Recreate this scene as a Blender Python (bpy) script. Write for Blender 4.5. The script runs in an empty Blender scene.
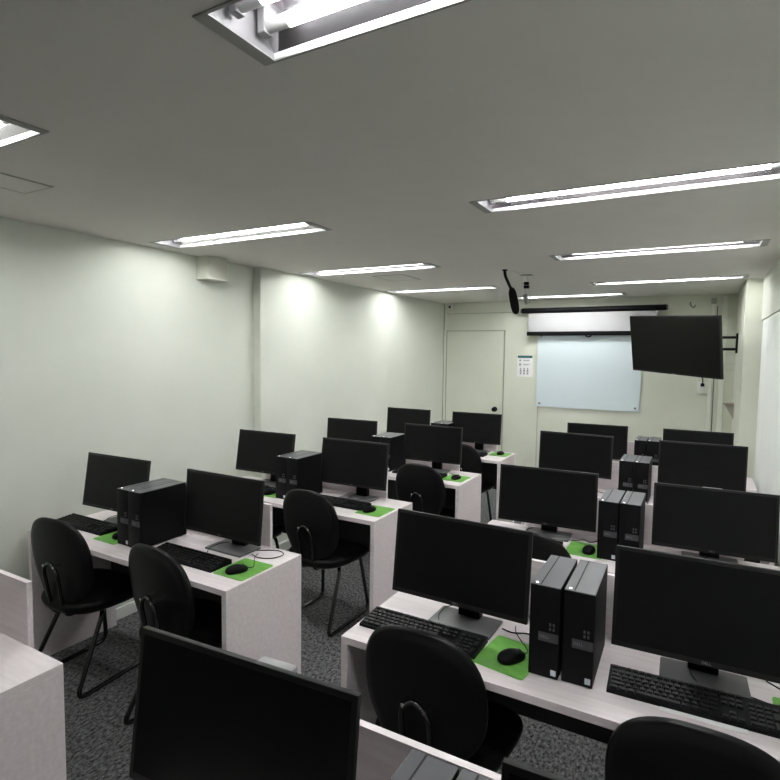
import bpy, bmesh, math, random
from mathutils import Vector, Matrix
random.seed(7)
PI = math.pi
scn = bpy.context.scene
COL = scn.collection

# ------------------------------------------------------------------ materials
def mat(name, col, rough=.6, spec=.5, metal=0., coat=0., emit=None, strength=0., sheen=0.):
    m = bpy.data.materials.new(name); m.use_nodes = True
    b = m.node_tree.nodes['Principled BSDF']
    b.inputs['Base Color'].default_value = (*col, 1)
    b.inputs['Roughness'].default_value = rough
    b.inputs['Specular IOR Level'].default_value = spec
    b.inputs['Metallic'].default_value = metal
    b.inputs['Coat Weight'].default_value = coat
    if emit:
        b.inputs['Emission Color'].default_value = (*emit, 1)
        b.inputs['Emission Strength'].default_value = strength
    return m

def noisy(m, c0, c1, scale=(8, 8, 8), detail=4, lo=.35, hi=.65, bump=0., bscale=None, rough=.6, dist=.002):
    nt = m.node_tree; N = nt.nodes; L = nt.links
    b = N['Principled BSDF']
    tc = N.new('ShaderNodeTexCoord'); mp = N.new('ShaderNodeMapping')
    mp.inputs['Scale'].default_value = scale
    L.new(tc.outputs['Object'], mp.inputs['Vector'])
    n = N.new('ShaderNodeTexNoise'); n.inputs['Scale'].default_value = 1.; n.inputs['Detail'].default_value = detail
    n.inputs['Roughness'].default_value = rough
    L.new(mp.outputs['Vector'], n.inputs['Vector'])
    r = N.new('ShaderNodeValToRGB')
    r.color_ramp.elements[0].position = lo; r.color_ramp.elements[1].position = hi
    r.color_ramp.elements[0].color = (*c0, 1); r.color_ramp.elements[1].color = (*c1, 1)
    L.new(n.outputs['Fac'], r.inputs['Fac']); L.new(r.outputs['Color'], b.inputs['Base Color'])
    if bump:
        bp = N.new('ShaderNodeBump'); bp.inputs['Strength'].default_value = bump; bp.inputs['Distance'].default_value = dist
        L.new(n.outputs['Fac'], bp.inputs['Height']); L.new(bp.outputs['Normal'], b.inputs['Normal'])
    return m

M = {}
M['wall'] = noisy(mat('painted_wall', (.75, .78, .70), .7, .3), (.68, .71, .635), (.71, .735, .665), (3, 3, 3), 3, .3, .7)
M['farwall'] = noisy(mat('cream_wall_panel', (.71, .73, .63), .65, .3), (.695, .715, .615), (.725, .745, .645), (4, 4, 4), 3, .3, .7)
M['ceiling'] = noisy(mat('ceiling_paint', (.5, .5, .46), .9, .1), (.63, .615, .58), (.65, .635, .60), (5, 5, 5), 3, .3, .7)
M['carpet'] = noisy(mat('charcoal_carpet', (.06, .06, .063), .95, .1), (.03, .03, .031), (.33, .33, .335), (75, 42, 42), 7, .40, .66, 1., rough=.75, dist=.006)
M['lam'] = noisy(mat('pale_wood_laminate', (.60, .56, .575), .42, .4), (.73, .66, .67), (.85, .785, .80), (4, 60, 60), 5, .3, .7)
M['graphite'] = mat('graphite_panel', (.035, .035, .037), .6, .3)
M['white'] = mat('white_paint', (.82, .83, .79), .5)
M['trim'] = mat('trim_paint', (.80, .81, .73), .6)
M['gap'] = mat('dark_joint', (.40, .41, .34), .8)
M['darkcable'] = mat('dark_cable_sheath', (.12, .12, .11), .7)
M['black'] = mat('black_plastic', (.005, .005, .006), .48, .12)
M['bezel'] = mat('monitor_bezel', (.012, .012, .0125), .42, .3)
M['screen'] = mat('dark_screen', (.005, .005, .0055), .40, .2)
M['tvscreen'] = mat('tv_screen', (.008, .008, .0065), .42, .12)
M['gray'] = mat('graphite_plastic', (.13, .13, .135), .32, .5)
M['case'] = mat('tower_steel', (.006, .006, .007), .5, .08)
M['case_lit'] = mat('tower_steel_lit', (.085, .085, .095), .36, .6)  # same black case; ceiling light reflected by its top is put into this grey
M['plate'] = mat('tower_badge_plate', (.055, .055, .06), .35, .5)
M['key'] = mat('key_plastic', (.011, .011, .012), .42, .22)
M['vinyl'] = noisy(mat('black_vinyl', (.007, .007, .007), .45, .18), (.006, .006, .006), (.009, .009, .009), (120, 120, 120), 2, .3, .7, .15, dist=.001)
M['shell'] = mat('black_chair_shell', (.007, .007, .0075), .30, .22)
M['tube'] = mat('black_enamel_tube', (.008, .008, .009), .16, .8)
M['chrome'] = mat('chrome', (.75, .75, .76), .18, .5, 1.)
M['silver'] = mat('silver_plastic', (.50, .50, .50), .3, .5, .3)
M['capgray'] = mat('gray_cap', (.30, .30, .31), .3, .5)
M['wall_low_bounce'] = mat('low_bounce_wall', (.11, .11, .115), .8, .2)  # unseen wall behind the camera: shade put into its colour to cut bounce
M['green'] = noisy(mat('green_mouse_pad', (.1, .33, .05), .6, .3), (.12, .36, .06), (.20, .50, .09), (14, 30, 10), 3, .3, .7)
M['padtext'] = mat('mouse_pad_print', (.17, .36, .12), .6, .3)
M['rubber'] = mat('black_rubber', (.01, .01, .01), .6, .3)
M['tubeglow'] = mat('fluorescent_tube', (.9, .9, .9), .4, emit=(.97, 1., .98), strength=20.)
M['reflector'] = mat('brushed_reflector', (.70, .67, .70), .11, .5, .95)
M['lip'] = mat('white_lip', (.72, .71, .73), .4, .5)
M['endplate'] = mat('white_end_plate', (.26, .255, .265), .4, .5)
M['flange'] = mat('fixture_flange', (.30, .30, .29), .6)
M['led'] = mat('power_light', (.9, .9, .9), .4, emit=(1, 1, 1), strength=1.5)
M['sticker'] = mat('pale_sticker', (.62, .68, .74), .5)
M['stickerblue'] = mat('blue_sticker_print', (.10, .25, .45), .5)
M['board'] = mat('whiteboard_glass', (.70, .79, .83), .25, .5)
M['fabric'] = mat('screen_fabric', (.47, .465, .475), .85, .1)
M['paper'] = mat('paper', (.88, .87, .88), .8, .1)
M['teal'] = mat('teal_print', (.03, .16, .14), .7)
M['ink'] = mat('gray_print', (.34, .34, .36), .8)
M['letter'] = mat('gray_lettering', (.22, .22, .23), .4)
M['blind'] = noisy(mat('blind_fabric', (.76, .79, .75), .85, .1), (.74, .77, .73), (.79, .82, .79), (40, 40, .5), 3, .3, .7)
M['brown'] = mat('brown_bracket', (.45, .41, .35), .6)
M['foam'] = noisy(mat('foam_windscreen', (.006, .006, .006), .95, .05), (.004, .004, .004), (.012, .012, .012), (300, 300, 300), 2, .3, .7, .8, dist=.004)
M['steel'] = mat('dull_steel', (.22, .22, .22), .4, .5, .7)
M['port'] = mat('port_metal', (.07, .07, .07), .4, .4)
M['beige'] = mat('beige_box', (.64, .65, .56), .6)

# ------------------------------------------------------------------ mesh helpers
class B:
    def __init__(s): s.bm = bmesh.new()
    def box(s, x0, x1, y0, y1, z0, z1, bev=0., seg=2, mtx=None):
        r = bmesh.ops.create_cube(s.bm, size=1.)
        vs = r['verts']
        for v in vs:
            v.co = Vector(((x0+x1)/2+v.co.x*(x1-x0), (y0+y1)/2+v.co.y*(y1-y0), (z0+z1)/2+v.co.z*(z1-z0)))
        if bev:
            es = list({e for v in vs for e in v.link_edges})
            q = bmesh.ops.bevel(s.bm, geom=es, offset=bev, segments=seg, affect='EDGES', profile=.5)
            vs = list({v for f in q['faces'] for v in f.verts} | {v for v in vs if v.is_valid})
        if mtx is not None:
            for v in vs: v.co = mtx @ v.co
        return s
    def tube(s, pts, r, seg=10, smooth=True):
        P = [Vector(p) for p in pts]
        # rotation minimising frames
        T = []
        for i in range(len(P)):
            a = P[max(i-1, 0)]; b = P[min(i+1, len(P)-1)]
            T.append((b-a).normalized())
        n = Vector((0, 0, 1)) if abs(T[0].z) < .9 else Vector((1, 0, 0))
        n = (n - T[0]*n.dot(T[0])).normalized()
        rings = []
        for i, p in enumerate(P):
            if i: n = (n - T[i]*n.dot(T[i])).normalized()
            bn = T[i].cross(n)
            rr = r[i] if isinstance(r, (list, tuple)) else r
            rings.append([s.bm.verts.new(p + (n*math.cos(2*PI*k/seg)+bn*math.sin(2*PI*k/seg))*rr) for k in range(seg)])
        for a, b in zip(rings, rings[1:]):
            for k in range(seg):
                s.bm.faces.new((a[k], a[(k+1) % seg], b[(k+1) % seg], b[k]))
        s.bm.faces.new(rings[0][::-1]); s.bm.faces.new(rings[-1])
        return s
    def rod(s, a, b, r, seg=14): return s.tube([a, b], r, seg)
    def prism(s, poly, z0, z1, axis=2, bev=0.):
        def q(u, v, w):
            return {2: (u, v, w), 1: (u, w, v), 0: (w, u, v)}[axis]
        a = [s.bm.verts.new(q(u, v, z0)) for u, v in poly]; b = [s.bm.verts.new(q(u, v, z1)) for u, v in poly]
        n = len(poly); fs = [s.bm.faces.new(a[::-1]), s.bm.faces.new(b)]
        for i in range(n): fs.append(s.bm.faces.new((a[i], a[(i+1) % n], b[(i+1) % n], b[i])))
        return s
    def shell(s, prof, outline, n=48, f=None):
        """stack of scaled outlines: prof = [(scale, height)], outline(theta)->(x,y), f maps (x,y,z)."""
        rings = []
        for sc, h in prof:
            ring = []
            for k in range(n):
                x, y = outline(2*PI*k/n)
                c = (x*sc, y*sc, h)
                ring.append(s.bm.verts.new(f(*c) if f else c))
            rings.append(ring)
        for a, b in zip(rings, rings[1:]):
            for k in range(n): s.bm.faces.new((a[k], a[(k+1) % n], b[(k+1) % n], b[k]))
        s.bm.faces.new(rings[0][::-1]); s.bm.faces.new(rings[-1])
        return s
    def mesh(s, name, m, smooth=False):
        bmesh.ops.recalc_face_normals(s.bm, faces=s.bm.faces)
        me = bpy.data.meshes.new(name); s.bm.to_mesh(me); s.bm.free()
        me.materials.append(M[m])
        if smooth:
            for p in me.polygons: p.use_smooth = True
            try: me.set_sharp_from_angle(angle=math.radians(smooth if smooth > 1 else 40))
            except Exception: pass
        return me
    def obj(s, name, m, parent=None, smooth=False, loc=(0, 0, 0), rot=(0, 0, 0)):
        return link(name, s.mesh(name, m, smooth), parent, loc, rot)

def link(name, data, parent=None, loc=(0, 0, 0), rot=(0, 0, 0)):
    o = bpy.data.objects.new(name, data); COL.objects.link(o)
    o.location = loc; o.rotation_euler = rot
    if parent: o.parent = parent
    return o
def tag(o, label=None, cat=None, group=None, kind=None):
    if label: o['label'] = label
    if cat: o['category'] = cat
    if group: o['group'] = group
    if kind: o['kind'] = kind
    return o
def thing(name, loc, rz=0., label=None, cat=None, group=None):
    o = link(name, None, None, loc, (0, 0, rz)); o.empty_display_size = .05
    return tag(o, label, cat, group)
def struct(o): o['kind'] = 'structure'; return o
def clone(root, loc, rz, label, group=None):
    r = root.copy(); COL.objects.link(r); r.location = loc; r.rotation_euler = (0, 0, rz)
    r['label'] = label
    if group: r['group'] = group
    for ch in root.children:
        c = ch.copy(); COL.objects.link(c); c.parent = r
        for g in ch.children:
            d = g.copy(); COL.objects.link(d); d.parent = c
    return r
def kid(root, name):
    return [c for c in root.children if c.name.split('.')[0] == name][0]
def spline(pts, n=8):
    P = [Vector(p) for p in pts]; P = [2*P[0]-P[1]] + P + [2*P[-1]-P[-2]]
    o = []
    for i in range(1, len(P)-2):
        for k in range(n):
            t = k/n; a, b, c, d = P[i-1:i+3]
            o.append(.5*((2*b)+(c-a)*t+(2*a-5*b+4*c-d)*t*t+(3*b-a-3*c+d)*t**3))
    o.append(P[-2]); return o
def rounded_path(pts, rad, n=6):
    P = [Vector(p) for p in pts]; o = [P[0]]
    for i in range(1, len(P)-1):
        a = (P[i-1]-P[i]); b = (P[i+1]-P[i]); r = min(rad, a.length*.45, b.length*.45)
        s0 = P[i]+a.normalized()*r; s1 = P[i]+b.normalized()*r
        for k in range(n+1):
            t = k/n; o.append((1-t)**2*s0+2*t*(1-t)*P[i]+t*t*s1)
    o.append(P[-1]); return o
def text_mesh(txt, size, m, name):
    cu = bpy.data.curves.new(name, 'FONT'); cu.body = txt; cu.size = size; cu.align_x = 'CENTER'; cu.align_y = 'CENTER'; cu.extrude = .0002
    o = bpy.data.objects.new(name, cu); COL.objects.link(o)
    dg = bpy.context.evaluated_depsgraph_get(); dg.update()
    me = bpy.data.meshes.new_from_object(o.evaluated_get(dg)); bpy.data.objects.remove(o); bpy.data.curves.remove(cu)
    me.name = name; me.materials.clear(); me.materials.append(M[m]); return me

# ------------------------------------------------------------------ camera
h, yaw, pitch, roll, foc = 1.7295, .5108, -.06727, .01264, 551.5
F = Vector((-math.sin(yaw)*math.cos(pitch), math.cos(yaw)*math.cos(pitch), math.sin(pitch)))
R = Vector((math.cos(yaw), math.sin(yaw), 0)); U = R.cross(F)
R2 = R*math.cos(roll)+U*math.sin(roll); U2 = -R*math.sin(roll)+U*math.cos(roll)
cd = bpy.data.cameras.new('camera'); cam = bpy.data.objects.new('camera', cd); COL.objects.link(cam)
cd.sensor_width = 36.; cd.lens = foc/780*36.; cd.clip_start = .02; cd.clip_end = 60
mw = Matrix((R2, U2, -F)).transposed().to_4x4(); mw.translation = Vector((0, 0, h)); cam.matrix_world = mw
scn.camera = cam

# ------------------------------------------------------------------ the room
HC, YF, XW, XW2, XR, YB, YS = 2.405, 6.966, -3.19, -3.115, .56, -2.2, 3.40
LL, LW = 1.18, .2
lights = {  # x0, y0 of the opening
 'right_near': (-.89, .822), 'right_2': (-.892, 2.360), 'right_3': (-.894, 3.858), 'right_4': (-.893, 5.417),
 'left_1': (-3.015, .81), 'left_2': (-3.017, 2.336), 'left_3': (-3.012, 3.795), 'left_4': (-3.02, 5.293), 'front': (-1.95, 6.42)}
struct(B().box(XW-.2, XR+.2, YB-.1, YF+.2, -.08, 0).obj('floor', 'carpet'))
# ceiling with openings for the recessed fixtures
b = B(); xs = sorted({XW-.1, XR+.1} | {round(v[0]+d, 4) for v in lights.values() for d in (0, LL)})
ys = sorted({YB-.1, YF+.1} | {round(v[1]+d, 4) for v in lights.values() for d in (0, LW)})
vv = {(i, j): b.bm.verts.new((x, y, HC)) for i, x in enumerate(xs) for j, y in enumerate(ys)}
for i in range(len(xs)-1):
    for j in range(len(ys)-1):
        cx, cy = (xs[i]+xs[i+1])/2, (ys[j]+ys[j+1])/2
        if any(v[0] < cx < v[0]+LL and v[1] < cy < v[1]+LW for v in lights.values()): continue
        b.bm.faces.new((vv[i, j], vv[i, j+1], vv[i+1, j+1], vv[i+1, j]))
for v in [v for v in b.bm.verts if not v.link_faces]: b.bm.verts.remove(v)
struct(b.obj('ceiling', 'ceiling'))
b = B(); b.prism([(XW-.15, YB-.1), (XW, YB-.1), (XW, YS), (XW2, YS), (XW2+.045, YF), (XW-.15, YF)], 0, HC+.002)
struct(b.obj('wall_left', 'wall'))
struct(B().box(XW-.15, XR+.15, YF, YF+.12, 0, HC+.002).obj('wall_far', 'farwall'))
struct(B().box(XW-.15, XR+.15, YB-.12, YB, 0, HC+.002).obj('wall_back', 'wall_low_bounce'))
struct(B().box(XR, XR+.12, YB, YF, 0, HC+.002).obj('wall_right', 'wall'))
struct(B().box(.325, .56, 5.72, YF, 0, HC).obj('wall_pillar', 'farwall'))
struct(B().box(.445, .56, YB, 5.72, 2.05, HC).obj('trim_1', 'wall'))
b = B().box(XW, XW+.014, YB, YS, 0, .075, .002); struct(b.obj('baseboard_left', 'white'))
b = B().box(XW2-.0, XW2+.036, YS, YF, 0, .075, .002); struct(b.obj('baseboard_left', 'white'))
struct(B().box(-3.07, .325, YF-.014, YF, 0, .07, .002).obj('baseboard_far', 'white'))
# far wall joints and battens
struct(B().box(-3.055, -3.03, YF-.02, YF, 0, HC).obj('trim_2', 'trim'))
struct(B().box(-3.072, -3.058, YF-.006, YF, 0, HC).obj('trim_3', 'gap'))
struct(B().box(-3.03, -1.90, YF-.006, YF, 2.262, 2.270).obj('trim_4', 'gap'))
struct(B().box(-1.768, -1.76, YF-.004, YF, .07, 2.0).obj('trim_5', 'gap'))
# door: same paint as the wall, thin dark joint and a round black knob
d = struct(B().box(-3.015, -2.222, YF-.012, YF, .01, 2.028, .002).obj('door_1', 'farwall'))
B().box(-3.03, -3.018, YF-.008, YF, .0, 2.042).box(-2.219, -2.209, YF-.014, YF, 0, 2.042).box(-3.03, -2.207, YF-.010, YF, 2.03, 2.042).obj('door_gap', 'gap', d)
k = B().rod((-2.318, YF-.03, 1.01), (-2.318, YF-.012, 1.01), .034, 20).tube([(-2.318, YF-.075, 1.01), (-2.318, YF-.07, 1.01), (-2.318, YF-.05, 1.01), (-2.318, YF-.03, 1.01)], [.018, .028, .03, .014], 20)
k.obj('door_knob', 'black', d, 40)
# ceiling access hatches (fine grooves)
def hatch(x0, x1, y0, y1, label):
    t = thing('access_hatch', (0, 0, HC), 0, label, 'hatch', 'ceiling access hatches')
    w = .007
    B().box(x0+w, x1-w, y0+w, y1-w, -.003, -.0002).obj('panel', 'ceiling', t)
    B().box(x0, x1, y0, y0+w, -.004, -.0002).box(x0, x1, y1-w, y1, -.004, -.0002).box(x0, x0+w, y0, y1, -.004, -.0002).box(x1-w, x1, y0, y1, -.004, -.0002).obj('rim', 'flange' if y0 > 3 else 'gap', t)
hatch(-2.60, -2.385, .80, 1.362, 'flush ceiling access panel near the left edge of the picture')
hatch(-2.56, -2.26, 4.22, 4.58, 'flush ceiling access panel between the third and fourth left-hand lights')

# ------------------------------------------------------------------ ceiling lights
def fixture():
    t = thing('ceiling_light', (0, 0, HC))
    t0 = .088
    prof = [(0, 0), (.003, .012), (.045, .054), (.060, t0)]
    b = B()   # trough: white lip at the opening, then angled mirror sides and a flat top
    for side in (0, 1):
        q = [(LW-y if side else y, z) for y, z in prof]
        for (ya, za), (yb, zb) in zip(q[1:], q[2:]):
            b.bm.faces.new([b.bm.verts.new(c) for c in ((0, ya, za), (LL, ya, za), (LL, yb, zb), (0, yb, zb))])
        (ya, za), (yb, zb) = q[:2]
        b2 = B(); b2.bm.faces.new([b2.bm.verts.new(c) for c in ((0, ya, za), (LL, ya, za), (LL, yb, zb), (0, yb, zb))]); b2.obj('side_lip', 'lip', t)
    b.bm.faces.new([b.bm.verts.new(c) for c in ((0, .06, t0), (LL, .06, t0), (LL, LW-.06, t0), (0, LW-.06, t0))])
    b.obj('reflector', 'reflector', t)
    for x in (0, LL):
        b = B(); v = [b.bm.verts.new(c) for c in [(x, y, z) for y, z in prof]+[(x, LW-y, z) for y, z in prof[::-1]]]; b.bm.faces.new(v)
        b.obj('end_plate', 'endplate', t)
    B().prism([(LW/2-.03, t0), (LW/2+.03, t0), (LW/2+.007, t0-.03), (LW/2-.007, t0-.03)], .03, LL-.03, 0).obj('center_ridge', 'reflector', t)
    e = .036
    f = B().box(-e, LL+e, -.008, 0, -.0035, -.0005).box(-e, LL+e, LW, LW+.008, -.0035, -.0005).box(-e, 0, -.008, LW+.008, -.0035, -.0005).box(LL, LL+e, -.008, LW+.008, -.0035, -.0005)
    f.obj('flange', 'flange', t)
    for y in (.058, LW-.058):
        for x0, x1 in ((.012, .034), (LL-.034, LL-.012)):
            B().box(x0, x1, y-.014, y+.014, .018, t0-.001, .003).obj('lamp_holder', 'endplate', t)
        tb = B().rod((.09, y, .035), (LL-.09, y, .035), .0145, 16).obj('lamp_tube', 'tubeglow', t, 40)
        for xa, xb in ((.034, .092), (LL-.092, LL-.034)): B().rod((xa, y, .035), (xb, y, .035), .0148, 16).obj('end_cap', 'silver', tb, 40)
    return t
LLAB = {'right_near': 'open two-tube ceiling light nearest the camera, cut by the top edge',
 'right_2': 'two-tube ceiling light running off the right edge, second in the right row',
 'right_3': 'two-tube ceiling light third in the right row',
 'right_4': 'farthest two-tube ceiling light of the right row, beside the pillar',
 'left_1': 'two-tube ceiling light cut off at the left edge',
 'left_2': 'two-tube ceiling light above the left wall, before the beige wall box',
 'left_3': 'two-tube ceiling light third in the left row',
 'left_4': 'farthest two-tube ceiling light of the left row, before the door',
 'front': 'two-tube ceiling light just in front of the projection screen, behind the hanging microphone'}
fx = None
for k, (x, y) in lights.items():
    if fx is None:
        fx = fixture(); fx.location = (x, y, HC); tag(fx, LLAB[k], 'ceiling light', 'recessed ceiling lights')
    else: clone(fx, (x, y, HC), 0, LLAB[k])

# ------------------------------------------------------------------ desks
TZ, DD = .74, .492
ROW = {'L1': (-1.662, 1.604, -.003), 'L2': (-1.624, 2.728, -.004), 'L3': (-1.535, 3.814, .0), 'L4': (-1.572, 4.905, -.008), 'L0': (-1.71, .473, 0),
       'R0': (-1.06, .440, 0), 'R1': (-1.053, 1.551, 0), 'R2': (-1.045, 2.648, 0), 'R3': (-1.05, 3.79, 0), 'R4': (-1.06, 4.88, 0)}
DNAME = {'L0': 'cut-off desk at the left edge', 'L1': 'nearest whole left-hand desk', 'L2': 'second left-hand desk', 'L3': 'third left-hand desk',
  'L4': 'farthest left-hand desk by the door', 'R0': 'desk at the bottom edge', 'R1': 'nearest whole right-hand desk', 'R2': 'second right-hand desk',
  'R3': 'third right-hand desk', 'R4': 'farthest right-hand desk below the whiteboard'}
DLAB = {'L0': 'pale laminate desk cut off at the left edge, bare top with raised back panel',
 'L1': 'pale laminate double desk, nearest whole one along the left wall',
 'L2': 'pale laminate double desk, second whole one along the left wall',
 'L3': 'pale laminate double desk, third along the left wall',
 'L4': 'pale laminate double desk along the left wall, next to the door',
 'R0': 'pale laminate desk at the bottom edge, behind the largest monitor',
 'R1': 'pale laminate double desk at lower right with two full keyboards in view',
 'R2': 'pale laminate double desk, second whole one on the right side',
 'R3': 'pale laminate double desk, third on the right side',
 'R4': 'pale laminate double desk on the right, nearest the whiteboard'}
def desk(left):
    W = 1.49 if left else 1.475
    s = -1 if left else 1     # origin is the aisle front corner
    x0, x1 = sorted((0, s*W))
    t = thing('computer_desk', (0, 0, 0))
    B().box(x0, x1, 0, DD, TZ-.026, TZ, .0015).obj('worktop', 'lam', t)
    for a in (x0, x1-.026): B().box(a, a+.026, .0, DD, .0, TZ-.026, .001).obj('side_panel', 'lam', t)
    B().box(x0+.2, x1-.2, DD, DD+.018, .36, .955, .001).obj('back_panel', 'lam', t)
    B().box(x0+.026, x1-.026, DD-.03, DD-.012, .355, TZ-.026, .001).obj('modesty_panel', 'graphite', t)
    return t
pd = {}
for k, (x, y, r) in ROW.items():
    lf = k[0] == 'L'
    if lf not in pd:
        pd[lf] = desk(lf); pd[lf].location = (x, y, 0); pd[lf].rotation_euler = (0, 0, r)
        tag(pd[lf], DLAB[k], 'desk', 'double computer desks')
    else: clone(pd[lf], (x, y, 0), r, DLAB[k])

# ------------------------------------------------------------------ monitors
W, H = .512, .303
def monitor():
    t = thing('computer_monitor', (0, 0, TZ)); tag(t, None, 'monitor', 'black flat monitors on the desks')
    B().box(-.12, .12, -.075, .072, 0, .011, .004).obj('stand_base', 'gray', t, 40)
    B().box(-.042, .042, .034, .066, 0, 1., .0).obj('stand_column', 'black', t)
    B().box(-.045, .045, .031, .069, -.014, 0, .006).obj('stand_cap', 'capgray', t, 40)
    p = B().box(-W/2, W/2, 0, .014, -H, 0, .0018).box(-.17, .17, .0135, .036, -H+.03, -.05, .008).obj('display_panel', 'bezel', t, 40)
    B().box(-W/2+.011, W/2-.011, -.0006, .002, -H+.017, -.011).obj('screen', 'screen', p)
    B().box(-.05, .05, .034, .094, -.20, -.10, .003).obj('mount_plate', 'black', p)
    lo = link('lettering', text_mesh('DELL', .011, 'letter', 'lettering'), p, (0, -.0004, -H+.0085), (PI/2, 0, 0))
    return t
MON = {
 'L1a': (-2.828, 1.928, 1.130, .039, .153), 'L1b': (-1.999, 1.917, 1.128, -.006, .088), 'L2a': (-2.754, 3.067, 1.141, .043, .165),
 'L2b': (-1.978, 3.058, 1.146, .026, .131), 'L3a': (-2.712, 4.143, 1.128, .057, .08), 'L3b': (-1.906, 4.134, 1.135, .05, .066),
 'L4a': (-2.701, 5.232, 1.137, .01, .08), 'L4b': (-1.934, 5.234, 1.139, .041, .072), 'R0a': (-.729, .733, 1.156, .064, .126),
 'R0b': (.035, .745, 1.152, .05, .10),
 'R1a': (-.713, 1.796, 1.144, -.022, .121), 'R1b': (.053, 1.828, 1.139, .033, .133), 'R2a': (-.687, 2.966, 1.120, .056, .084),
 'R2b': (.086, 2.977, 1.112, .05, .103), 'R3a': (-.762, 4.114, 1.165, -.03, .066), 'R3b': (.038, 4.151, 1.160, .043, .02),
 'R4a': (-.78, 5.205, 1.113, .072, .065), 'R4b': (.009, 5.197, 1.119, .022, .08)}
SEAT = {'a': 'left', 'b': 'right'}
MLAB = {'R0a': 'largest black monitor in the foreground, cut by the bottom edge', 'R0b': 'black monitor of which only a top corner shows at the bottom edge',
        'L1a': 'black monitor beside the left wall on the nearest whole left-hand desk', 'L4b': 'black monitor in front of the door on the farthest left-hand desk',
        'R1b': 'large black monitor cut by the right edge, on the nearest whole right-hand desk'}
pm = None
def at(x, y, r, dx, dy): return (x+dx*math.cos(r)-dy*math.sin(r), y+dx*math.sin(r)+dy*math.cos(r))
for k, (x, y, z, r, t) in MON.items():
    lab = MLAB.get(k, 'black monitor at the %s seat of the %s' % (SEAT[k[2]], DNAME[k[:2]]))
    ox, oy = at(x, y, r, 0, .062)
    if pm is None:
        pm = monitor(); o = pm; o.location = (ox, oy, TZ); o.rotation_euler = (0, 0, r); o['label'] = lab
    else: o = clone(pm, (ox, oy, TZ), r, lab)
    p = kid(o, 'display_panel'); p.location = (0, -.062, z-TZ); p.rotation_euler = (-t, 0, 0)
    top = z-TZ+{'R0a': -.074, 'R2b': -.026}.get(k, -.06)
    kid(o, 'stand_column').scale = (1, 1, top-.005); kid(o, 'stand_cap').location = (0, 0, top+.004)

# ------------------------------------------------------------------ computer towers
TW, TD, TH = .090, .283, .287
def tower():
    t = thing('computer_tower', (0, 0, TZ)); tag(t, None, 'computer', 'black tower computers on the desks')
    B().box(0, TW, .010, TD, .004, TH-.003, .0015).obj('case', 'case', t)
    B().box(0.0005, TW-.0005, .004, TD-.002, TH-.003, TH, .001).obj('lid', 'case_lit', t)
    B().box(.028, .0315, .008, TD-.004, TH-.001, TH+.0006).obj('lid_groove', 'rubber', t)
    fr = B().box(0, TW, 0, .010, .002, TH-.001, .0025).obj('front_bezel', 'black', t, 40)
    pl = B().box(.028, TW-.0015, -.0012, .002, .115, .143, .0006).obj('badge_plate', 'plate', fr)
    link('lettering', text_mesh('DELL', .013, 'letter', 'lettering'), fr, (.046, -.0012, .129), (PI/2, 0, 0))
    b = B()
    for px, pz in ((.060, .152), (.071, .152), (.060, .166), (.071, .166)): b.box(px, px+.006, -.0007, .001, pz, pz+.009)
    b.obj('port_block', 'port', fr)
    st = B().box(.068, .084, -.0008, .001, .012, .030).obj('sticker', 'sticker', fr); st['label'] = 'small pale blue sticker'
    b = B().rod((.016, .020, TH), (.016, .020, TH+.0012), .0042, 14).obj('power_button', 'led', t); b['label'] = 'lit white power button'
    for px in (.012, TW-.012):
        for py in (.03, TD-.03): B().rod((px, py, 0), (px, py, .005), .007, 12).obj('foot', 'rubber', t)
    return t
TOW = {'L1': ((-2.550, 1.727, .0), (-2.457, 1.724, .0)), 'L2': ((-2.459, 2.826, 0), (-2.366, 2.826, 0)), 'L3': ((-2.392, 3.955, 0), (-2.300, 3.960, 0)),
       'L4': ((-2.352, 5.05, 0), (-2.259, 5.055, 0)), 'R0': ((-.417, .560, 0), (-.322, .562, 0)), 'R1': ((-.425, 1.660, .012), (-.326, 1.667, .018)),
       'R2': ((-.399, 2.798, 0), (-.303, 2.803, 0)), 'R3': ((-.444, 3.958, 0), (-.351, 3.955, 0)), 'R4': ((-.449, 5.005, 0), (-.352, 5.01, 0))}
pt = None
for k, pr in TOW.items():
    for i, (x, y, r) in enumerate(pr):
        lab = '%s of the two black computer towers on the %s' % (('left one', 'right one')[i], DNAME[k])
        if pt is None: pt = tower(); pt.location = (x, y, TZ); pt.rotation_euler = (0, 0, r); pt['label'] = lab
        else: clone(pt, (x, y, TZ), r, lab)

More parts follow.
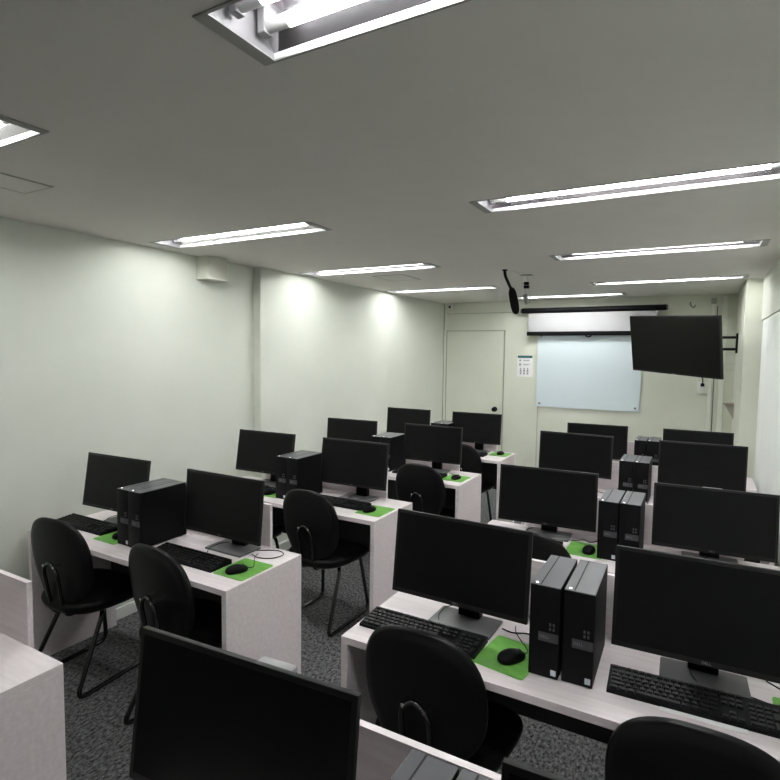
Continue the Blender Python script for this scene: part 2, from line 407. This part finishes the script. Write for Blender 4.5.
# ------------------------------------------------------------------ keyboards
def keyboard():
    t = thing('computer_keyboard', (0, 0, TZ)); tag(t, None, 'keyboard', 'black keyboards on the desks')
    b = B(); b.prism([(-.064, 0), (.064, 0), (.064, .021), (.058, .023), (-.058, .0115), (-.064, .009)], -.221, .221, 0); b.obj('body', 'black', t)
    P = .0188
    def keys(name, cells):
        b = B()
        for (cx, cy, w, d) in cells:
            z = .0115+(cy+.058)*.0991
            v = []
            for zz, s in ((z-.002, .0), (z+.0055, .0016)):
                x0, x1 = cx-w/2+.0011+s, cx+w/2-.0011-s; y0, y1 = cy-d/2+.0011+s, cy+d/2-.0011-s
                v.append([b.bm.verts.new(c) for c in ((x0, y0, zz), (x1, y0, zz), (x1, y1, zz), (x0, y1, zz))])
            b.bm.faces.new(v[1]); 
            for i in range(4): b.bm.faces.new((v[0][i], v[0][(i+1) % 4], v[1][(i+1) % 4], v[1][i]))
        b.obj(name, 'key', t)
    L = -.2145; rows = [-.0485, -.0297, -.0109, .0079, .0267]
    keys('escape_key', [(L+P/2, .0485, P, .015)])
    cells = []
    def row(y, ws):
        x = L
        for w in ws: cells.append((x+w*P/2, y, w*P, P)); x += w*P
    row(rows[4], [1]*13+[2]); row(rows[3], [1.5]+[1]*12+[1.5]); row(rows[2], [1.75]+[1]*11+[2.25]); row(rows[1], [2.25]+[1]*10+[2.75]); row(rows[0], [1.25]*3+[6.25]+[1.25]*4)
    keys('letter_keys', cells)
    fy = .0485; c = []
    for g in range(3):
        for i in range(4): c.append((L+P*(2.5+g*4.5+i), fy, P, .015))
    keys('system_keys', [(L+P*(15.75+i), fy, P, .015) for i in range(3)])
    keys('function_keys', c)
    keys('navigation_keys', [(L+P*(15.75+i), rows[j], P, P) for i in range(3) for j in (3, 4)])
    keys('arrow_keys', [(L+P*(15.75+i), rows[0], P, P) for i in range(3)]+[(L+P*16.75, rows[1], P, P)])
    n = [(L+P*(19.25+i), rows[j], P, P) for i in range(3) for j in (1, 2, 3)]+[(L+P*(19.25+i), rows[4], P, P) for i in range(4)]
    n += [(L+P*22.25, rows[2]+P/2, P, 2*P), (L+P*22.25, rows[0]+P/2, P, 2*P), (L+P*19.75, rows[0], 2*P, P), (L+P*21.25, rows[0], P, P)]
    keys('number_keys', n)
    B().tube(spline([(.02, .063, .012), (.03, .085, .006), (.005, .13, .0145), (.0, .2, .0145), (.02, .245, .012)]), .0018, 6).obj('cable', 'rubber', t, 60)
    return t
KB = {'L1a': (-2.955, 1.818, 0), 'L1b': (-2.082, 1.770, 0), 'L2b': (-2.028, 2.935, 0), 'R1a': (-.815, 1.707, -.005), 'R1b': (.020, 1.753, .04),
      'L2a': (-2.78, 2.925, 0), 'R2a': (-.80, 2.83, 0), 'R2b': (.06, 2.83, 0), 'L3b': (-1.96, 4.005, 0), 'L4b': (-2.0, 5.09, 0)}
pk = None
for k, (x, y, r) in KB.items():
    lab = 'black keyboard at the %s seat of the %s' % (SEAT[k[2]], DNAME[k[:2]])
    if pk is None: pk = keyboard(); pk.location = (x, y, TZ); pk.rotation_euler = (0, 0, r); pk['label'] = lab
    else: clone(pk, (x, y, TZ), r, lab)

# ------------------------------------------------------------------ mouse pads and mice
def rrect(w, d, r, n=5):
    o = []
    for cx, cy, a in ((w/2-r, d/2-r, 0), (-w/2+r, d/2-r, 90), (-w/2+r, -d/2+r, 180), (w/2-r, -d/2+r, 270)):
        for k in range(n+1):
            t = math.radians(a+90*k/n); o.append((cx+r*math.cos(t), cy+r*math.sin(t)))
    return o
def pad():
    t = thing('mouse_pad', (0, 0, TZ)); tag(t, None, 'mouse pad', 'green mouse pads on the desks')
    B().prism(rrect(.178, .208, .012), 0, .0022).obj('mat', 'green', t)
    b = B()
    for i in range(4):
        y = -.092+i*.0075; b.box(-.079, -.079+(.10, .085, .11, .07)[i], y, y+.003, .0021, .0026)
    b.box(-.085, .085, -.0985, -.096, .0021, .0025)
    b.obj('printed_band', 'padtext', t)
    return t
PADS = {'L1b': (-1.766, 1.812, 0), 'R1a': (-.502, 1.722, -.14), 'L2b': (-1.733, 2.922, .0), 'L3b': (-1.65, 4.035, 0), 'L4b': (-1.682, 5.25, 0), 'R2a': (-.465, 2.89, 0),
        'L1a': (-2.64, 1.81, 0), 'L2a': (-2.555, 2.93, 0), 'R1b': (.315, 1.80, 0)}
pp = None
for k, (x, y, r) in PADS.items():
    lab = 'green mouse pad at the %s seat of the %s' % (SEAT[k[2]], DNAME[k[:2]])
    if pp is None: pp = pad(); pp.location = (x, y, TZ); pp.rotation_euler = (0, 0, r); pp['label'] = lab
    else: clone(pp, (x, y, TZ), r, lab)
def mouse():
    t = thing('computer_mouse', (0, 0, TZ+.0024)); tag(t, None, 'mouse', 'black mice on green pads')
    b = B()
    def out(a):
        c, s = math.cos(a), math.sin(a)
        return ((.0285)*math.copysign(abs(c)**.8, c), .051*math.copysign(abs(s)**.85, s))
    def f(x, y, z): return (x*(1-.10*(y/.058)), y, z*(1-.30*max(0, y/.058)-.12*max(0, -y/.058)**2))
    pr = [(.90, 0), (.97, .003), (1, .010), (.98, .016)]+[(math.cos(q)*.97, .015+math.sin(q)*.019) for q in [i*PI/2/8 for i in range(1, 8)]]+[(.02, .034)]
    b.shell(pr, out, 40, f); b.obj('body', 'black', t, 60)
    B().rod((-.004, .028, .0235), (.004, .028, .0235), .0075, 14).obj('scroll_wheel', 'gray', t, 40)
    B().tube(spline([(0, .048, .011), (-.003, .066, .005), (-.03, .088, .0005), (-.085, .108, -.0005), (-.135, .128, -.0005), (-.17, .155, -.0005)]), .0017, 6).obj('cable', 'rubber', t, 60)
    return t
MICE = {'R1a': (-.490, 1.703, -.6), 'L1b': (-1.768, 1.772, -.5), 'L2b': (-1.757, 2.893, -.2), 'L3b': (-1.640, 4.015, -.2), 'L4b': (-1.678, 5.245, -.2),
        'R2a': (-.445, 2.865, -.1), 'L1a': (-2.615, 1.80, -.2), 'L2a': (-2.568, 2.89, -.2)}
pq = None
for k, (x, y, r) in MICE.items():
    lab = 'black mouse at the %s seat of the %s' % (SEAT[k[2]], DNAME[k[:2]])
    if pq is None: pq = mouse(); pq.location = (x, y, TZ+.0024); pq.rotation_euler = (0, 0, r); pq['label'] = lab
    else: clone(pq, (x, y, TZ+.0024), r, lab)
# sheet of paper pushed under the nearest right-hand keyboard
tag(B().box(-.105, .105, -.07, .07, 0, .0012).obj('paper_sheet', 'paper', None, False, (.048, 1.742, TZ), (0, 0, .02)),
    'white sheet of paper peeping out from under the keyboard at the lower right', 'paper')
# loose cables on the desks
def cable(name, pts, label, r=.0022):
    tag(B().tube(spline(pts, 10), r, 7).obj(name, 'rubber', None, 60), label, 'cable', 'loose cables on the desks')
z = TZ+.0026
cable('loose_cable', [(-1.93, 1.99, z), (-1.86, 2.03, z), (-1.79, 2.07, z), (-1.73, 2.045, z), (-1.74, 1.98, z), (-1.80, 1.95, z), (-1.86, 1.965, z)], 'thin black cable looped on the worktop behind the nearest left-hand mouse pad')
cable('loose_cable', [(.10, 1.873, z), (.17, 1.865, z), (.225, 1.855, z), (.262, 1.88, z), (.262, 1.94, z), (.22, 1.985, z)], 'thin black cable curling from the stand of the monitor cut by the right edge')
cable('loose_cable', [(-.58, 1.885, z), (-.54, 1.875, z), (-.50, 1.892, z), (-.465, 1.905, z), (-.43, 1.985, z)], 'thin black cable between the nearest right-hand monitor and the towers')
cable('loose_cable', [(-.20, 2.02, TZ+.05), (-.215, 1.99, TZ+.11), (-.17, 2.01, TZ+.09), (-.155, 2.02, TZ+.15), (-.20, 2.025, TZ+.17)], 'black cable hanging behind the right tower of the nearest right-hand desk')
cable('loose_cable', [(-.60, 3.02, z), (-.55, 3.00, z), (-.50, 3.04, z), (-.46, 3.015, z), (-.42, 3.10, z)], 'tangled black cable behind the mouse pad on the second right-hand desk')
cable('loose_cable', [(-.62, 4.20, z), (-.57, 4.17, z), (-.52, 4.21, z), (-.48, 4.18, z+.03), (-.46, 4.24, z+.06)], 'black cable between monitor and towers on the third right-hand desk')

# ------------------------------------------------------------------ chairs
def chair():
    t = thing('visitor_chair', (0, 0, 0)); tag(t, None, 'chair', 'black sled-base chairs')
    def sup(a, bb, n):
        def o(th):
            c, s = math.cos(th), math.sin(th)
            return (a*math.copysign(abs(c)**(2/n), c), bb*math.copysign(abs(s)**(2/n), s))
        return o
    def fs(x, y, z): return (x*(1+.10*(y/.22)), .212+y, .415+z-.02*max(0, (y-.1)/.12)**2*.6+.012*(x/.22)**2)
    b = B(); pr = [(.80, -.012), (.93, -.008), (.985, .004), (1., .016), (.985, .028), (.94, .036), (.80, .040), (.5, .036), (.2, .034)]
    b.shell(pr, sup(.238, .228, 3.0), 56, fs); b.obj('seat', 'vinyl', t, 60)
    b = B(); b.shell([(.5, -.03), (.86, -.026), (.97, -.012), (.985, .004), (.9, .006)], sup(.234, .224, 3.0), 56, fs); b.obj('seat_shell', 'shell', t, 60)
    # back: outline in x,z; thickness along y
    def fb(x, y, d):
        zz = y; wd = 1-.10*max(0, -zz/.205)**1.5
        lean = .035-.055*(zz+.2)/.4
        return (x*wd, -.006+lean+d+.45*x*x*wd*wd-.05*max(0, (-zz-.12)/.08)**2*.4, .663+zz)
    b = B(); b.shell([(.3, -.012), (.8, -.012), (.94, -.009), (.99, -.001), (1., .008), (.985, .014), (.93, .016)], sup(.213, .225, 2.6), 64, fb); b.obj('back_shell', 'shell', t, 60)
    b = B(); b.shell([(.93, .012), (.965, .018), (.95, .027), (.88, .034), (.6, .037), (.2, .036)], sup(.213, .225, 2.6), 64, fb); b.obj('backrest', 'vinyl', t, 60)
    for s in (-1, 1):
        pts = rounded_path([(s*.06, .18, .378), (s*.150, .14, .378), (s*.19, -.05, .0125), (s*.19, .42, .0125), (s*.150, .37, .378), (s*.05, .36, .378)], .055, 7)
        B().tube(pts, .0115, 12).obj('leg', 'tube', t, 60)
    B().rod((-.075, .18, .378), (.075, .18, .378), .0115, 12).rod((-.075, .36, .378), (.075, .36, .378), .0115, 12).box(-.05, .05, .06, .38, .376, .392, .003).obj('seat_support', 'tube', t, 40)
    pts = rounded_path([(-.046, .12, .376), (-.046, .005, .381), (-.048, -.038, .63), (0, -.043, .675), (.048, -.038, .63), (.046, .005, .381), (.046, .12, .376)], .045, 7)
    br = B().tube(pts, .009, 12).obj('back_bracket', 'tube', t, 60)
    for bx in (-.036, .036): B().rod((bx, -.048, .650), (bx, 0, .650), .007, 12).obj('bolt', 'chrome', br, 40)
    return t
CH = {'L1a': (-2.78, 1.550, .09), 'L1b': (-2.03, 1.548, -.06), 'L2b': (-2.07, 2.675, 0), 'R1a': (-.715, 1.490, .0), 'R1b': (.045, 1.425, .0), 'L3b': (-1.845, 3.762, 0),
      'L4b': (-1.95, 4.852, 0), 'R2a': (-.675, 2.598, 0), 'L2a': (-2.80, 2.675, 0)}
CLAB = {'L1a': 'black chair nearest the left wall at the nearest whole left-hand desk', 'R1b': 'black chair cut by the bottom right corner'}
pc = None
for k, (x, y, r) in CH.items():
    lab = CLAB.get(k, 'black sled-base chair at the %s seat of the %s' % (SEAT[k[2]], DNAME[k[:2]]))
    if pc is None: pc = chair(); pc.location = (x, y, 0); pc.rotation_euler = (0, 0, r); pc['label'] = lab
    else: clone(pc, (x, y, 0), r, lab)

# ------------------------------------------------------------------ far wall: whiteboard, screen, notice, camera
t = thing('whiteboard', (-1.185, YF, 1.06), 0, 'pale blue glass whiteboard on the far wall under the projection screen', 'whiteboard')
B().box(-.598, .598, -.022, -.014, 0.02, .95, .002).obj('board', 'board', t)
for sx in (-.552, .552):
    for zz in (.062, .905): B().rod((sx, -.028, zz), (sx, 0, zz), .013, 16).obj('standoff', 'gray', t, 40)
t = thing('projection_screen', (-1.17, YF-.07, 2.0), 0, 'roll-down projection screen with black case, mostly rolled up', 'projection screen')
cs = B().rod((-.805, 0, .275), (.82, 0, .275), .033, 20).box(-.79, .80, .0, .0695, .262, .29, .003).obj('case', 'black', t, 40)
B().rod((-.82, 0, .275), (-.805, 0, .275), .028, 18).rod((.82, 0, .275), (.835, 0, .275), .028, 18).obj('end_cap', 'gray', cs, 40)
B().box(-.722, .735, -.002, .002, .0, .262).obj('fabric', 'fabric', t)
B().box(-.737, .745, -.013, .013, -.035, .016, .006).obj('bottom_bar', 'black', t, 40)
B().tube(spline([(-.03, 0, -.02), (-.028, 0, -.04), (0, 0, -.05), (.028, 0, -.04), (.03, 0, -.02)]), .008, 8).obj('pull_handle', 'black', t, 60)
t = thing('wall_notice', (-1.94, YF, 1.447), 0, 'white notice with teal header on the far wall beside the door', 'notice')
B().box(-.1, .1, -.003, -.0005, 0, .276).obj('sheet', 'paper', t)
B().box(-.094, .094, -.0036, -.002, .238, .27).obj('header_band', 'teal', t)
b = B()
b.rod((-.062, -.0036, .208), (-.062, -.002, .208), .013, 14).rod((-.062, -.0036, .157), (-.062, -.002, .157), .014, 14).box(-.07, -.054, -.0036, -.002, .138, .15)
for zz, ws in ((.213, .085), (.203, .07), (.160, .085), (.150, .06)): b.box(-.02, -.02+ws, -.0036, -.002, zz-.003, zz+.003)
for xx in (-.052, -.008, .036):
    b.rod((xx, -.0036, .105), (xx, -.002, .105), .009, 12)
    b.box(xx-.011, xx+.011, -.0036, -.002, .062, .092); b.box(xx-.011, xx+.011, -.0036, -.002, .03, .055)
b.obj('print', 'ink', t)
t = thing('security_camera', (-2.965, YF, 2.355), 0, 'small white security camera in the far left ceiling corner', 'camera')
B().box(-.035, .035, -.06, 0, -.04, .04, .012).obj('housing', 'white', t, 40)
B().rod((0, -.066, .0), (0, -.058, .0), .016, 16).obj('lens', 'black', t, 40)
# conduits, socket, junction boxes in the far right corner
tag(B().box(.085, .125, YF-.025, YF, .07, 2.30, .004).obj('cable_conduit', 'trim'), 'thin vertical cable conduit on the far wall behind the television', 'conduit', 'cable conduits')
tag(B().box(.185, .235, YF-.03, YF, .07, 2.38, .004).obj('cable_conduit', 'trim'), 'wide vertical conduit on the far wall beside the pillar', 'conduit', 'cable conduits')
tag(B().box(.137, .145, YF-.012, YF, .07, 2.28, .002).obj('wall_cable', 'darkcable'), 'dark cable running down the far wall between two pale conduits', 'cable')
tag(B().box(.236, .324, YF-.03, YF, 1.60, 1.645, .004).obj('cable_conduit', 'trim'), 'short horizontal conduit meeting the pillar on the far wall', 'conduit', 'cable conduits')
tag(B().box(.08, .13, YF-.05, YF, 2.305, 2.36, .004).obj('junction_box', 'gap'), 'small dark box at the top of the thin conduit', 'junction box')
tag(B().tube(spline([(-.115, YF-.005, 2.33), (-.12, YF-.05, 2.30), (-.09, YF-.055, 2.265), (-.07, YF-.03, 2.29)]), .006, 8).obj('wall_hook', 'steel', None, 60), 'small metal hook high on the far wall above the television', 'hook')
t = thing('power_socket', (.035, YF, 1.39), 0, 'white surface power socket under the television', 'socket')
B().box(-.05, .05, -.035, 0, -.065, .065, .006).obj('back_box', 'white', t, 40)
B().box(-.018, .018, -.062, -.034, .015, .05, .005).obj('plug', 'black', t, 40)
B().tube(spline([(0, -.05, .045), (.0, -.055, .09), (-.02, -.10, .15), (-.04, -.2, .22)]), .006, 8).obj('plug_cable', 'rubber', t, 60)

# television on an arm from the pillar
W2, H2 = .985, .566
t = thing('wall_television', (-.260, 5.851, 2.110), 0, 'black television angled out on a wall arm at the far right', 'television')
t.rotation_euler = (Matrix.Rotation(-.665, 4, 'Z') @ Matrix.Rotation(.196, 4, 'X') @ Matrix.Rotation(.055, 4, 'Y')).to_euler()
B().box(-W2/2, W2/2, 0, .03, -H2, 0, .004).box(-.36, .36, .029, .065, -H2+.05, -.12, .012).obj('cabinet', 'bezel', t, 40)
B().box(-W2/2+.01, W2/2-.01, -.0008, .003, -H2+.018, -.01).obj('screen', 'tvscreen', t)
B().box(-.02, .02, -.002, .003, -H2+.004, -H2+.010).obj('badge', 'letter', t)
t = thing('swivel_mount', (.325, 6.62, 1.870), 0, 'black two-bar swivel arm fixed to the pillar holding the television', 'mount')
B().box(-.016, 0, -.06, .06, -.10, .10, .003).obj('wall_plate', 'black', t)
for zz in (-.06, .06):
    B().tube([(-.012, 0, zz), (-.25, .0, zz), (-.27, -.02, zz), (-.52, -.665, zz), (-.53, -.685, zz)], .013, 10).obj('arm_bar', 'black', t, 40)
B().box(-.07, .07, -.02, .02, -.12, .12, .004, 2, Matrix.Translation((-.530, -.690, -.03)) @ Matrix.Rotation(-.665, 4, 'Z') @ Matrix.Rotation(.196, 4, 'X')).obj('television_bracket', 'black', t)
# shelf bracket on the pillar side
t = thing('corner_bracket', (.325, 6.69, 1.25), 0, 'small brown triangular bracket on the pillar below the television arm', 'bracket')
B().box(-.10, 0, -.05, .05, .0, .008, .001).obj('top_plate', 'brown', t)
B().prism([(0, 0), (-.095, .012), (0, -.165)], -.008, .008, 1).obj('gusset', 'brown', t)

# blinds on the right wall
t = thing('vertical_blind', (.474, 0, 0), 0, 'pale fabric vertical blind along the right wall', 'blind')
b = B(); n = 75; y0, y1 = -2.1, 5.69; p = (y1-y0)/n
for i in range(n):
    a = y0+i*p; q = .02
    vs = [(-.018, a), (-.026, a+p*.3), (-.020, a+p*.7), (.002, a+p*1.12), (.004, a+p*1.12), (-.018, a+p*.7), (-.024, a+p*.3), (-.016, a)]
    b.prism(vs, .06, 2.03, 2)
b.obj('slats', 'blind', t, 40)
B().box(-.018, .02, y0, y1, 2.025, 2.049, .003).obj('head_rail', 'white', t)

# beige box high on the left wall
t = thing('wall_box', (XW, 2.82, 2.240), 0, 'beige cover box high on the left wall against the ceiling', 'box')
B().prism([(0, 0), (.107, .0), (.117, .010), (.117, .18), (0, .18)], 0, .162).obj('cover', 'beige', t)
B().prism([(0, -.002), (.108, -.002), (.119, .009), (.119, .182), (0, .182)], .004, .010).obj('seam', 'trim', t)

# ceiling microphone and camera bracket
t = thing('hanging_microphone', (-1.365, 4.34, HC), 0, 'black foam-covered boom microphone hanging from the ceiling', 'microphone')
B().box(-.045, -.01, -.02, .02, -.010, 0, .003).obj('ceiling_plate', 'black', t)
B().tube(spline([(-.03, 0, -.006), (-.022, 0, -.05), (.0, 0, -.10), (.03, 0, -.16)]), .012, 10).obj('boom', 'black', t, 60)
P0, P1 = Vector((.030, 0, -.145)), Vector((.075, 0, -.355))
prof = [(0, .010), (.06, .022), (.18, .030), (.4, .033), (.7, .033), (.88, .029), (.97, .019), (1, .008)]
B().tube([P0.lerp(P1, a) for a, _ in prof], [q for _, q in prof], 18).obj('windscreen', 'foam', t, 60)
B().tube(spline([(.01, .01, -.008), (.06, .01, -.02), (.095, .02, -.06), (.12, .02, -.14), (.14, .03, -.20)]), .0014, 6).obj('cable', 'silver', t, 60)
t = thing('ceiling_bracket', (-1.315, 4.70, HC), 0, 'slim gray ceiling bracket with small clamp beside the hanging microphone', 'bracket')
B().box(-.045, .05, -.04, .04, -.008, 0, .002).obj('ceiling_plate', 'gray', t)
B().rod((0, 0, -.19), (0, 0, -.004), .006, 10).obj('pole', 'silver', t, 40)
B().box(-.02, .02, -.015, .015, -.085, -.06, .003).box(-.022, .022, -.016, .016, -.115, -.09, .003).obj('clamp', 'black', t)
B().rod((-.012, 0, -.165), (.012, 0, -.245), .019, 14).obj('swivel_head', 'steel', t, 40)

# ------------------------------------------------------------------ world, view
w = bpy.data.worlds.new('world'); scn.world = w; w.use_nodes = True
w.node_tree.nodes['Background'].inputs['Color'].default_value = (0, 0, 0, 1)
scn.view_settings.view_transform = 'Standard'; scn.view_settings.look = 'None'
scn.view_settings.exposure = 1.0; scn.view_settings.gamma = 1.; scn.view_settings.use_curve_mapping = False
try:
    scn.cycles.use_denoising = True; scn.cycles.max_bounces = 12; scn.cycles.diffuse_bounces = 8
except Exception: pass
